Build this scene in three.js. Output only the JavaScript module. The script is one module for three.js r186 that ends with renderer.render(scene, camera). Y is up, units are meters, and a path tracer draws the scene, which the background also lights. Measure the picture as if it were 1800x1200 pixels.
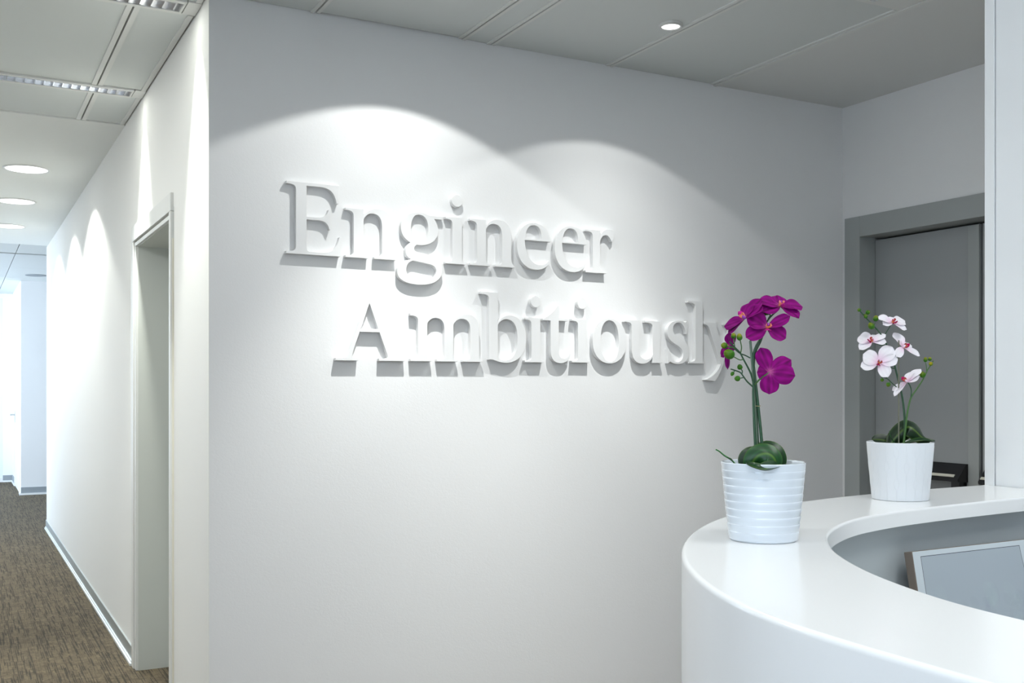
import * as THREE from 'three';
import { mergeGeometries, toCreasedNormals } from 'three/addons/utils/BufferGeometryUtils.js';
import { RoundedBoxGeometry } from 'three/addons/geometries/RoundedBoxGeometry.js';

// ------------------------------------------------------------------ camera, sky, light, exposure
const scene = new THREE.Scene();
const TURN = 0.497, FOCAL = 1800, HORIZON = 681, CAM = new THREE.Vector3(-0.7804, 1.39, 3.6683);
const camera = new THREE.PerspectiveCamera(2 * Math.atan(600 / FOCAL) * 180 / Math.PI, 1.5, 0.05, 60);
camera.position.copy(CAM);
camera.rotation.y = -TURN;
camera.setViewOffset(1800, 1200, 0, 600 - HORIZON, 1800, 1200);
const renderer = new THREE.WebGLRenderer({ antialias: true });
renderer.toneMapping = THREE.LinearToneMapping;
renderer.toneMappingExposure = 1.0;
renderer.shadowMap.enabled = true;
const SKY = new THREE.Color().setRGB(0.78, 0.94, 1.12);
scene.background = SKY;
scene.backgroundIntensity = 6.6;
const LAMP_CD = [[1.77, 1.3, 12.2], [0.85, 2.5, 9.2]];              // the two wall-washing spots over the lettering
const COUNTER_CD = 4.5;                    // small spot aimed at the counter
const CORRIDOR_CD = 8.6;                 // corridor downlights
const SLOT_CD = 13;                     // wall end of the louvre luminaires
const ROOM_L = [11, 12];                       // louvre luminaires of the reception
const SLOT_L = 16;                       // louvre luminaire tubes
const COOL = new THREE.Color().setRGB(1.0, 1.02, 1.0), WARM = new THREE.Color().setRGB(0.98, 1.01, 0.95), NEUTRAL = new THREE.Color().setRGB(0.98, 1.01, 0.99);

// ------------------------------------------------------------------ helpers
const H = 2.768, XR = 3.067;
const used = {};
function numbered(name) { const n = used[name] = (used[name] ?? -1) + 1; return n ? name + '_' + String(n).padStart(3, '0') : name; }
function shadow(o) { o.castShadow = o.receiveShadow = true; return o; }
function struct(name, parent = scene) { const g = new THREE.Group(); g.name = name; parent.add(g); if (parent === scene) g.userData = { kind: 'structure' }; return g; }
function thing(name, label, category, pos = [0, 0, 0], turn = 0, group) {
  const g = new THREE.Group(); g.name = numbered(name); g.position.set(...pos); g.rotation.y = turn;
  g.userData = { label, category }; if (group) g.userData.group = group; scene.add(g); return g;
}
function part(name, geo, mat, parent, label) {
  const m = shadow(new THREE.Mesh(Array.isArray(geo) ? mergeGeometries(geo.map((g) => g.index ? g.toNonIndexed() : g)) : geo, mat)); m.name = name; parent.add(m);
  if (label) m.userData.label = label;
  return m;
}
function box(x0, x1, y0, y1, z0, z1) {                          // box with uv in metres
  const g = new THREE.BoxGeometry(x1 - x0, y1 - y0, z1 - z0).toNonIndexed(); g.translate((x0 + x1) / 2, (y0 + y1) / 2, (z0 + z1) / 2);
  const p = g.attributes.position, n = g.attributes.normal, uv = g.attributes.uv;
  for (let i = 0; i < p.count; i++) {
    const ax = Math.abs(n.getX(i)), ay = Math.abs(n.getY(i));
    if (ax > 0.5) uv.setXY(i, p.getZ(i), p.getY(i)); else if (ay > 0.5) uv.setXY(i, p.getX(i), p.getZ(i)); else uv.setXY(i, p.getX(i), p.getY(i));
  }
  return g;
}
function rbox(x0, x1, y0, y1, z0, z1, r = 0.003) { const g = new RoundedBoxGeometry(x1 - x0, y1 - y0, z1 - z0, 2, r); g.translate((x0 + x1) / 2, (y0 + y1) / 2, (z0 + z1) / 2); return g; }
function crease(g, angle) { g.scale(1000, 1000, 1000); const o = toCreasedNormals(g, angle); o.scale(0.001, 0.001, 0.001); return o; } // in millimetres, so that near points stay apart
let seed = 7; const rnd = () => { seed = (seed * 1664525 + 1013904223) >>> 0; return seed / 4294967296; };
function noiseGrid(n) { const a = new Float32Array(n * n); for (let i = 0; i < a.length; i++) a[i] = rnd(); return a; }
function vnoise(g, n, x, y) { // tiling value noise, x and y in cells
  const x0 = Math.floor(x), y0 = Math.floor(y), fx = x - x0, fy = y - y0, sx = fx * fx * (3 - 2 * fx), sy = fy * fy * (3 - 2 * fy);
  const at = (i, j) => g[((j % n + n) % n) * n + ((i % n + n) % n)];
  return (at(x0, y0) * (1 - sx) + at(x0 + 1, y0) * sx) * (1 - sy) + (at(x0, y0 + 1) * (1 - sx) + at(x0 + 1, y0 + 1) * sx) * sy;
}
function tex(n, f, srgb) {
  const d = new Uint8Array(n * n * 4);
  for (let j = 0; j < n; j++) for (let i = 0; i < n; i++) { const c = f(i, j); for (let k = 0; k < 3; k++) d[(j * n + i) * 4 + k] = Math.max(0, Math.min(255, c[k])); d[(j * n + i) * 4 + 3] = 255; }
  const t = new THREE.DataTexture(d, n, n); t.wrapS = t.wrapT = THREE.RepeatWrapping; t.magFilter = THREE.LinearFilter; t.minFilter = THREE.LinearMipmapLinearFilter; t.generateMipmaps = true;
  if (srgb) t.colorSpace = THREE.SRGBColorSpace; t.needsUpdate = true; return t;
}
const G32 = noiseGrid(32), G64 = noiseGrid(64), G128 = noiseGrid(128), G256 = noiseGrid(256);
const wallBump = tex(512, (i, j) => { // roller-painted plaster, slightly dragged sideways
  const v = 0.45 * vnoise(G128, 128, i / 4, j / 4) + 0.35 * vnoise(G64, 64, i / 8, j / 8) + 0.2 * vnoise(G32, 32, i / 32, j / 16); return [v * 255, v * 255, v * 255];
});
wallBump.repeat.set(2.2, 2.2);
const carpetRows = noiseGrid(256);
function carpetV(i, j) { // fine ribs along the corridor, long dark yarns of uneven length here and there, short cross ticks
  const col = Math.floor(i / 4), inRib = (i % 4) / 4, off = vnoise(carpetRows, 256, col * 7.31 % 256, 3.5) * 97;
  const run = vnoise(carpetRows, 256, (col * 13) % 256, j / 1024 * 7 + off), pick = vnoise(carpetRows, 256, (col * 29 + 7) % 256, 11 + Math.floor(j / 1024 * 3 + off) % 3);
  const yarn = Math.max(0, Math.min(1, (run - 0.45) * 6)) * (pick > 0.45 ? 1 : 0.25), tick = Math.max(0, vnoise(G256, 256, i / 10, j / 3) - 0.62) * 1.6;
  return [1 - yarn, 0.75 + 0.25 * Math.sin(inRib * Math.PI * 2), 1 - tick, 0.5 * vnoise(G32, 32, i / 32, j / 32) + 0.5 * vnoise(G128, 128, i / 8, j / 8)];
}
const carpetMap = tex(1024, (i, j) => { const [d, r, n, w] = carpetV(i, j), v = (0.62 + 0.38 * d) * (0.8 + 0.25 * r) * (0.55 + 0.45 * n) * (0.78 + 0.4 * w); return [101 * v, 89 * v, 69 * v]; }, true);
const carpetBump = tex(1024, (i, j) => { const [d, r, n] = carpetV(i, j), v = 255 * (0.4 * r + 0.35 * d + 0.25 * n); return [v, v, v]; });
for (const t of [carpetMap, carpetBump]) t.repeat.set(1 / 1.05, 1 / 1.05);

const std = (o) => new THREE.MeshStandardMaterial(o);
const phys = (o) => new THREE.MeshPhysicalMaterial(o);
const rgb = (r, g, b) => new THREE.Color().setRGB(r, g, b);
const M = {
  wall: std({ color: rgb(0.8, 0.8, 0.8), roughness: 0.85, bumpMap: wallBump, bumpScale: 0.00022 }),
  corridor: std({ color: rgb(0.82, 0.815, 0.79), roughness: 0.7, bumpMap: wallBump, bumpScale: 0.0001 }),
  plaster: std({ color: rgb(0.72, 0.73, 0.72), roughness: 0.9 }),
  plasterBright: std({ color: rgb(0.86, 0.88, 0.86), roughness: 0.9 }),
  tile: std({ color: rgb(0.67, 0.7, 0.69), roughness: 0.6 }),
  flange: std({ color: rgb(0.74, 0.75, 0.73), roughness: 0.5 }),
  voidm: std({ color: rgb(0.02, 0.02, 0.02), roughness: 1 }),
  carpet: std({ map: carpetMap, bumpMap: carpetBump, bumpScale: 0.004, roughness: 0.95 }),
  letter: std({ color: rgb(0.79, 0.79, 0.79), roughness: 0.5 }),
  joinery: std({ color: rgb(0.74, 0.745, 0.72), roughness: 0.45 }),
  lining: std({ color: rgb(0.62, 0.64, 0.6), roughness: 0.5 }),
  raw: std({ color: rgb(0.76, 0.73, 0.62), roughness: 0.8 }),
  alu: std({ color: rgb(0.62, 0.68, 0.7), roughness: 0.35, metalness: 0.85 }),
  aluLip: std({ color: rgb(0.85, 0.9, 0.92), roughness: 0.3, metalness: 0.3 }),
  reflector: std({ color: rgb(0.9, 0.9, 0.92), roughness: 0.12, metalness: 1 }),
  white: std({ color: rgb(0.82, 0.83, 0.82), roughness: 0.4 }),
  counter: phys({ color: rgb(0.85, 0.86, 0.87), roughness: 0.24, specularIntensity: 0.7, clearcoat: 0.15, clearcoatRoughness: 0.06 }),
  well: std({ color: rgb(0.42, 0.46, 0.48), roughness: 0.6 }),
  panel: std({ color: rgb(0.8, 0.82, 0.84), roughness: 0.3 }),
  door: std({ color: rgb(0.33, 0.345, 0.35), roughness: 0.45 }),
  doorTrim: std({ color: rgb(0.36, 0.38, 0.375), roughness: 0.45 }),
  black: std({ color: rgb(0.008, 0.008, 0.01), roughness: 0.25 }),
  cream: std({ color: rgb(0.72, 0.7, 0.6), roughness: 0.35, metalness: 0.2 }),
  pot: phys({ color: rgb(0.67, 0.73, 0.8), roughness: 0.25, clearcoat: 1, clearcoatRoughness: 0.09 }),
  potMatte: phys({ color: rgb(0.74, 0.77, 0.81), roughness: 0.35, clearcoat: 0.4, clearcoatRoughness: 0.2 }),
  moss: std({ color: rgb(0.03, 0.04, 0.015), roughness: 1 }),
  steel: std({ color: rgb(0.6, 0.6, 0.6), roughness: 0.3, metalness: 1 }),
  grey: std({ color: rgb(0.3, 0.33, 0.35), roughness: 0.7 }),
  ring: std({ color: rgb(0.7, 0.71, 0.7), roughness: 0.35, metalness: 0.3 }),
  glow: std({ color: 0xffffff, emissive: 0xffffff, emissiveIntensity: 2.2, roughness: 0.6 }),
  tube: std({ color: 0xffffff, emissive: 0xf4f8ff, emissiveIntensity: 1.1, roughness: 0.6 }),
  frame: std({ color: rgb(0.72, 0.76, 0.8), roughness: 0.4 }),
  glass: phys({ color: rgb(0.8, 0.88, 0.95), roughness: 0.02, transmission: 1, thickness: 0, ior: 1.5 }),
  edge: std({ color: rgb(0.22, 0.18, 0.15), roughness: 0.9 }),
};
function spot(parent, at, to, cd, color, angle, penumbra, radius) {
  const l = new THREE.SpotLight(color, cd, 0, angle, penumbra, 2); l.position.set(...at); l.target.position.set(...to); l.shadow.radius = radius; l.castShadow = true; l.shadow.mapSize.set(1024, 1024); l.name = 'beam';
  parent.add(l, l.target); l.target.name = 'aim'; return l;
}
function area(parent, at, w, h, L, color) { const l = new THREE.RectAreaLight(color, L, w, h); l.position.set(...at); l.rotation.x = -Math.PI / 2; l.name = 'glow'; parent.add(l); return l; }

// ------------------------------------------------------------------ floor, walls
{
  const f = struct('floor'); part('carpet', box(-2.55, 3.3, -0.1, 0, -14.5, 7.2), M.carpet, f);
  part('wall_face', box(0.0, XR + 0.15, 0, 2.95, -0.14, 0), M.wall, struct('wall_back'));
  // corridor wall, with the doorway left open
  const c = struct('wall_corridor');
  part('wall_face', [box(0.0, 0.24, 0, 2.95, -0.665, -0.141), box(0.0, 0.24, 2.13, 2.95, -1.72, -0.665), box(0.0, 0.24, 0, 2.95, -7.4, -1.72)], M.corridor, c);
  // strip of the corridor wall that carries the outer corner: same paint as the corridor
  part('corner_face', box(-0.002, 0.0, 0, 2.95, -0.141, 0.0), M.corridor, c);
  const r = struct('wall_right');
  part('wall_face', [box(XR, XR + 0.2, 2.21, 2.95, 0, 1.42), box(XR, XR + 0.2, 0, 2.21, 0, 0.026), box(XR, XR + 0.2, 0, 2.95, 1.42, 7.2)], M.wall, r);
  part('outer_face', box(XR + 0.2, XR + 0.28, 0, 2.95, -0.14, 7.2), M.voidm, r);
  // left side of corridor and reception, with two window openings that let the daylight in
  const l = struct('wall_left');
  const W = [[-12.9, -7.6, 0.2, 2.7], [-14.2, -13.6, 0.9, 1.6], [3.8, 5.35, 0.5, 2.55]];
  part('wall_face', [box(-2.55, -2.4, 0, 2.95, -14.5, -14.2), box(-2.55, -2.4, 0, 2.95, -13.6, -12.9), box(-2.55, -2.4, 0, 2.95, -7.6, W[2][0]), box(-2.55, -2.4, 0, 2.95, W[2][1], 7.2),
    ...W.flatMap(([a, b, y0, y1]) => [box(-2.55, -2.4, 0, y0, a, b), box(-2.55, -2.4, y1, 2.95, a, b)])], M.wall, l);
  W.forEach(([a, b, y0, y1], i) => {
    const w = struct('window_' + (i + 2)), n = [3, 1, 2][i];
    part('window_frame', [box(-2.49, -2.45, y0 + 0.0005, y0 + 0.06, a + 0.001, b - 0.001), box(-2.49, -2.45, y1 - 0.06, y1 - 0.0005, a + 0.001, b - 0.001), ...Array.from({ length: n + 1 }, (_, k) => box(-2.5, -2.44, y0 + 0.001, y1 - 0.001, a + 0.0005 + (b - a - 0.061) * k / n, a + 0.0005 + (b - a - 0.061) * k / n + 0.06))], M.frame, w);
  });
  part('wall_face', box(-2.55, 3.3, 0, 2.95, 7.2, 7.35), M.wall, struct('wall_behind_viewer'));
  // far end of the corridor
  const e = struct('wall_far');
  part('wall_face', box(-0.05, 2.2, 0, 2.95, -13.15, -11.0), M.wall, e);
  part('end_face', [box(-0.182, -0.05, 0, 2.95, -13.3, -13.15), box(-2.55, -0.182, 2.7, 2.95, -13.3, -13.15), box(-2.55, -0.182, 0, 0.06, -13.3, -13.15)], M.wall, e);
  part('outer_face', box(-2.55, 2.2, 0, 2.95, -14.65, -14.5), M.grey, e);
  part('side_face', box(2.2, 2.35, 0, 2.95, -14.5, -7.4), M.wall, e);
  part('return_face', box(0.24, 2.35, 0, 2.95, -7.4, -7.25), M.wall, e);
}

// ------------------------------------------------------------------ ceiling
{
  const c = struct('ceiling');
  part('ceiling_void', box(-2.55, 3.3, 2.9, 2.95, -14.65, 7.2), M.voidm, c);
  const tile = (x0, x1, z0, z1, mat = M.tile, lips = true, f = 0.014) => {
    const g = 0.0035, gs = [box(x0 + g + (lips ? f : 0), x1 - g - (lips ? f : 0), H + 0.005, H + 0.06, z0 + g, z1 - g)];
    if (lips) gs.push(box(x0 + g, x0 + g + f, H, H + 0.055, z0 + g, z1 - g), box(x1 - g - f, x1 - g, H, H + 0.055, z0 + g, z1 - g));
    const p = part('ceiling_tile', gs[0], mat, c);
    if (lips) part('flange', gs.slice(1), M.flange, p);
  };
  const zs = [[0.0, 1.045], [1.191, 2.12], [2.12, 3.18], [3.18, 4.24], [4.24, 5.3], [5.3, 6.3], [6.3, 7.2]];
  for (const [z0, z1] of zs) {
    tile(0.0, 0.38, z0 + (z0 ? 0 : 0.001), z1); tile(0.38, 0.978, z0 + (z0 ? 0 : 0.01), z1);
    tile(0.978, 1.108, z0, z1); tile(1.108, 1.681, z0, z1); tile(1.681, 2.25, z0, z1);
  }
  part('fixture_strip', [box(2.117, 2.25, H, H + 0.02, 1.05, 1.186), box(0.886, 0.904, H, H + 0.02, 1.05, 1.186), box(-0.4, -0.33, H, H + 0.02, 1.05, 1.186)], M.flange, c);
  part('plaster_ceiling', box(2.262, XR, H + 0.001, H + 0.03, 0, 7.2), M.plaster, c);
  part('edge_trim', box(2.252, 2.27, H - 0.003, H + 0.03, 0.002, 7.2), M.flange, c);
  // corridor side
  const xs = [[-0.217, -0.003], [-0.83, -0.217], [-1.44, -0.83], [-2.05, -1.44], [-2.4, -2.05]];
  for (const [z0, z1] of [[-1.342, -0.236], [-2.03, -1.473], [-0.1, 1.045], [1.191, 2.24], [2.24, 3.35], [3.35, 4.46], [4.46, 5.57], [5.57, 7.2]])
    for (const [x0, x1] of xs) tile(x0, x1, z0, z1, M.tile, true, 0.02);
  for (const z of [-0.168, -1.4075]) part('fixture_strip', [box(-2.4, -1.26, H, H + 0.02, z - 0.066, z + 0.066), box(-0.05, -0.003, H, H + 0.02, z - 0.066, z + 0.066)], M.flange, c);
  part('plaster_corridor', box(-2.4, 0, H + 0.001, H + 0.04, -7.25, -2.04), M.plasterBright, c);
  // beyond the corridor end: tiles again
  const zf = [[-8.02, -7.262], [-9.45, -8.1], [-10.64, -9.45], [-13.15, -10.64]], xf = [[-2.4, -1.45], [-1.45, -0.85], [-0.85, -0.245], [-0.245, 0.36], [0.36, 0.96], [0.96, 2.2]];
  part('end_ceiling', box(-2.4, 2.2, H, H + 0.05, -14.5, -13.31), M.plaster, c);
  for (const [z0, z1] of zf) for (const [x0, x1] of xf) tile(x0, x1, z0, z1, M.tile, false);
}

// ------------------------------------------------------------------ doorway and far door, door hardware
{
  const d = struct('door_1');
  part('casing', [rbox(-0.014, 0.003, 0, 2.1115, -0.705, -0.672), rbox(-0.014, 0.003, 0, 2.1115, -1.735, -1.672), rbox(-0.014, 0.003, 2.112, 2.188, -1.735, -0.672)], M.joinery, d);
  part('stop_bead', [rbox(-0.008, 0.012, 0, 2.0845, -1.664, -1.632), rbox(-0.008, 0.012, 2.085, 2.104, -1.664, -0.7)], M.joinery, d);
  part('lining', [box(0.004, 0.3, 0, 2.082, -1.719, -1.628), box(0.004, 0.3, 2.082, 2.129, -1.719, -0.666), box(0.004, 0.3, 0, 2.082, -0.712, -0.666)], M.lining, d);
  part('raw_edge', box(-0.006, 0.001, 0.02, 2.0, -0.672, -0.666), M.raw, d);
  part('door_leaf', box(0.2, 0.24, 0.008, 2.08, -1.62, -0.715), M.lining, d);
  const b = struct('baseboard_corridor');
  const bb = (x0, x1, z0, z1, ax) => { // a flat aluminium strip with a projecting foot
    if (ax === 'z') { part('skirting', box(-0.008, 0.0, 0.022, 0.088, z0, z1), M.alu, b); part('skirting_foot', [box(-0.02, 0, 0.0, 0.012, z0, z1), box(-0.0135, 0, 0.01, 0.024, z0, z1)], M.aluLip, b); }
  };
  bb(0, 0, -7.4, -1.737, 'z');
  const bf = struct('baseboard_far');
  part('skirting', [box(-0.05, 2.2, 0.025, 0.1, -11, -10.99), box(-0.06, -0.05, 0.025, 0.1, -13.15, -12.45), box(-0.182, -0.06, 0.025, 0.1, -13.15, -13.14)], M.grey, bf);
  part('skirting_foot', [box(-0.07, 2.2, 0, 0.025, -11, -10.98), box(-0.07, -0.05, 0, 0.025, -13.15, -12.45), box(-0.182, -0.07, 0, 0.025, -13.15, -13.13)], M.white, bf);
  const d3 = struct('door_3');
  part('frame', [box(-0.064, -0.0501, 0, 2.0399, -11.22, -11.1), box(-0.064, -0.0501, 0, 2.0399, -12.44, -12.38), box(-0.064, -0.0501, 2.04, 2.12, -12.44, -11.1)], M.white, d3);
  part('door_leaf', box(-0.056, -0.0501, 0.01, 2.0398, -12.3798, -11.2202), M.white, d3);
  const h = part('door_handle', [box(-0.062, -0.055, 0.9, 1.06, -12.36, -12.33), box(-0.115, -0.06, 1.0, 1.018, -12.355, -12.337), box(-0.118, -0.104, 0.998, 1.02, -12.355, -12.24)], M.steel, d3);
  const w1 = struct('window_1');
  part('window_frame', [box(-0.235, -0.1822, 0.061, 2.699, -13.25, -13.17), box(-1.6, -0.2352, 2.6, 2.699, -13.25, -13.17), box(-1.6, -0.2352, 0.061, 0.12, -13.25, -13.17), box(-1.6, -0.2352, 2.1, 2.16, -13.25, -13.17), box(-1.66, -1.6002, 0.061, 2.699, -13.25, -13.17)], M.frame, w1);
  for (const [y0, y1] of [[0.12, 2.1], [2.16, 2.6]]) part('pane', box(-1.6, -0.235, y0, y1, -13.215, -13.205), M.glass, w1);
}
{
  // grey double door in the right wall
  const d = struct('door_2'), X = XR + 0.093;
  part('casing', [rbox(XR - 0.012, XR + 0.2, 0, 2.218, 0.024, 0.119, 0.002), rbox(XR - 0.012, XR + 0.2, 2.118, 2.218, 0.1195, 1.32, 0.002), rbox(XR - 0.012, XR + 0.2, 0, 2.218, 1.3205, 1.42, 0.002)], M.doorTrim, d);
  const leaf = (z0, z1) => part('door_leaf', rbox(X, X + 0.045, 0.008, 2.108, z0, z1, 0.002), M.door, d);
  const bar = (z0, z1, p) => {
    // wedge-shaped black push-bar housing: sloped face towards the room
    const s = new THREE.Shape(); s.moveTo(0, 0); s.lineTo(-0.068, 0.004); s.lineTo(-0.07, 0.014); s.lineTo(-0.012, 0.079); s.lineTo(0, 0.079); s.closePath();
    const g = new THREE.ExtrudeGeometry(s, { depth: z1 - z0, bevelEnabled: true, bevelSize: 0.0012, bevelThickness: 0.0012, bevelSegments: 1 }); g.translate(X - 0.0015, 0.971, z0);
    const b = part('panic_bar', g, M.black, p);
    const k = new THREE.BoxGeometry(0.014, 0.006, z1 - z0 - 0.03); k.rotateZ(Math.atan2(0.065, 0.058)); k.translate(X - 0.0612, 0.9985, (z0 + z1) / 2 - 0.01); part('push_strip', k, M.cream, b, 'cream strip');
    for (const z of [z1 - 0.052]) part('bracket', rbox(X - 0.05, X - 0.001, 0.84, 0.975, z, z + 0.045, 0.002), M.black, b);
  };
  const a = leaf(0.121, 0.704), b2 = leaf(0.716, 1.318);
  part('astragal', rbox(X - 0.008, X + 0.03, 0.008, 2.104, 0.648, 0.7035, 0.002), M.doorTrim, a);
  bar(0.17, 0.645, a); bar(0.748, 1.27, b2);
}

// ------------------------------------------------------------------ partition panel beside the counter
{
  const p = thing('partition_panel', 'tall white partition panel rising from the far end of the curved counter', 'panel');
  part('edge_strip', rbox(1.453, 1.5, 0, H - 0.002, 2.0, 2.0265, 0.0015), M.panel, p);
  part('panel_board', rbox(1.4555, 1.5, 0, H - 0.002, 2.029, 3.35, 0.0015), M.panel, p);
}

// ------------------------------------------------------------------ curved reception counter
{
  const V = (a) => a.map(([x, z]) => new THREE.Vector3(x, 0, z));
  const outer = new THREE.CatmullRomCurve3(V([[1.452, 2.0], [1.25, 2.003], [1.05, 2.016], [0.85, 2.046], [0.65, 2.1], [0.468, 2.185], [0.352, 2.266], [0.25, 2.358], [0.174, 2.442], [0.11, 2.528], [0.055, 2.62], [0.012, 2.71], [-0.016, 2.79], [-0.032, 2.86], [-0.041, 2.94], [-0.044, 3.03], [-0.043, 3.2], [-0.042, 3.6], [-0.042, 4.1]]), false, 'centripetal');
  const inner = new THREE.CatmullRomCurve3(V([[1.452, 2.228], [1.27, 2.234], [1.13, 2.243], [0.95, 2.26], [0.8, 2.284], [0.661, 2.325], [0.545, 2.388], [0.469, 2.446], [0.41, 2.505], [0.355, 2.571], [0.304, 2.648], [0.258, 2.735], [0.224, 2.822], [0.204, 2.89], [0.194, 2.95], [0.19, 3.03], [0.19, 3.2], [0.191, 3.6], [0.191, 4.1]]), false, 'centripetal');
  const N = 180, O = outer.getSpacedPoints(N), I = inner.getSpacedPoints(N);
  // sweep of a closed cross-section: each entry is [share from outer (0) to inner (1), inset in metres, height]
  function sweep(profile) {
    const P = [], U = [], ix = [], K = profile.length; let run = 0;
    for (let i = 0; i <= N; i++) {
      if (i) run += O[i].distanceTo(O[i - 1]);
      const dir = I[i].clone().sub(O[i]).normalize(); let len = 0;
      for (let k = 0; k <= K; k++) {
        const [f, inset, y] = profile[k % K], p = O[i].clone().lerp(I[i], f).addScaledVector(dir, inset); P.push(p.x, y, p.z);
        if (k) { const q = profile[k - 1]; len += Math.hypot((f - q[0]) * 0.24 + inset - q[1], y - q[2]); } U.push(run, len);
      }
    }
    for (let i = 0; i < N; i++) for (let k = 0; k < K; k++) { const a = i * (K + 1) + k, b = a + K + 1; ix.push(a, a + 1, b, b, a + 1, b + 1); }
    for (const i of [0, N]) for (let k = 1; k < K - 1; k++) { const a = i * (K + 1); i ? ix.push(a, a + k, a + k + 1) : ix.push(a, a + k + 1, a + k); }
    const g = new THREE.BufferGeometry(); g.setAttribute('position', new THREE.Float32BufferAttribute(P, 3)); g.setAttribute('uv', new THREE.Float32BufferAttribute(U, 2)); g.setIndex(ix);
    return crease(g, 0.7);
  }
  const arc = (f, cx, cy, r, a0, a1, n, sx) => Array.from({ length: n + 1 }, (_, k) => { const a = a0 + (a1 - a0) * k / n; return [f, cx + sx * r * Math.cos(a), cy + r * Math.sin(a)]; });
  const t = thing('reception_counter', 'curved glossy white reception counter carrying the two orchid pots', 'counter');
  const r = 0.006, top = [[0, 0, 1.119], [0, 0, 1.143], ...arc(0, r, 1.15 - r, r, 0, Math.PI / 2, 4, -1), [0, r + 0.001, 1.15], [1, -0.005, 1.15], ...arc(1, -0.004, 1.146, 0.004, Math.PI / 2, 0, 3, 1), [1, 0, 1.145], [1, 0, 1.12], [1, -0.03, 1.12], [0.45, 0, 1.119]];
  part('countertop', sweep(top.slice().reverse()), M.counter, t);
  part('front_panel', sweep([[0, 0, 0.0], [0, 0, 1.119], [0, 0.02, 1.119], [0, 0.02, 0]].reverse()), M.counter, t);
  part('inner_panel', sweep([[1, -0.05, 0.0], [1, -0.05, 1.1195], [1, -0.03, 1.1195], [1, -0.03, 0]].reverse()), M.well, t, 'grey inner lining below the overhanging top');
  // desk surface inside the curve
  const s = new THREE.Shape(); I.forEach((p, i) => { const d = O[i].clone().sub(p).normalize().multiplyScalar(0.028); s[i ? 'lineTo' : 'moveTo'](p.x + d.x, -(p.z + d.z)); });
  s.lineTo(0.9, -4.1); s.lineTo(0.93, -3.2); s.lineTo(1.1, -2.95); s.lineTo(1.452, -2.9); s.closePath();
  const dg = new THREE.ExtrudeGeometry(s, { depth: 0.03, bevelEnabled: false }); dg.rotateX(-Math.PI / 2); dg.translate(0, 0.715, 0);
  part('desk_surface', dg, M.white, t);
}

// board with a printed sheet, leaning inside the counter
{
  const b = thing('framed_print', 'thick board with a pale blue-grey printed sheet leaning inside the counter', 'print', [0.862, 0.7505, 2.34]);
  const W = 0.5, T = 0.324, cv = document.createElement('canvas'); cv.width = 1024; cv.height = 664; const k = cv.getContext('2d');
  k.fillStyle = '#c3ccd2'; k.fillRect(0, 0, 1024, 664);
  k.fillStyle = '#a3adb6'; k.beginPath(); k.moveTo(44, 22); k.lineTo(662, 22); k.bezierCurveTo(666, 110, 677, 240, 762, 420); k.lineTo(840, 640); k.lineTo(44, 640); k.closePath(); k.fill();
  for (let i = 0; i < 160; i++) { const x = 60 + rnd() * 700, y = 200 + rnd() * 430, q = 6 + rnd() * 34; k.fillStyle = rnd() > 0.55 ? 'rgba(196,204,212,0.05)' : 'rgba(128,138,150,0.05)'; k.beginPath(); k.ellipse(x, y, q * 1.6, q, rnd() * 3, 0, 6.3); k.fill(); }
  k.strokeStyle = '#20242a'; k.lineWidth = 2; k.beginPath(); k.moveTo(44, 640); k.lineTo(44, 22); k.lineTo(662, 22); k.bezierCurveTo(666, 110, 677, 240, 762, 420); k.stroke();
  const t = new THREE.CanvasTexture(cv); t.colorSpace = THREE.SRGBColorSpace;
  const back = part('board', rbox(0, W, 0, T, -0.02, 0, 0.0015), M.edge, b, 'brown fibreboard edge');
  const sh = new THREE.PlaneGeometry(W - 0.001, T - 0.001); sh.translate(W / 2, T / 2, 0.0008);
  part('printed_sheet', sh, std({ map: t, roughness: 0.45 }), b);
  b.rotation.x = -0.185;
}

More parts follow.
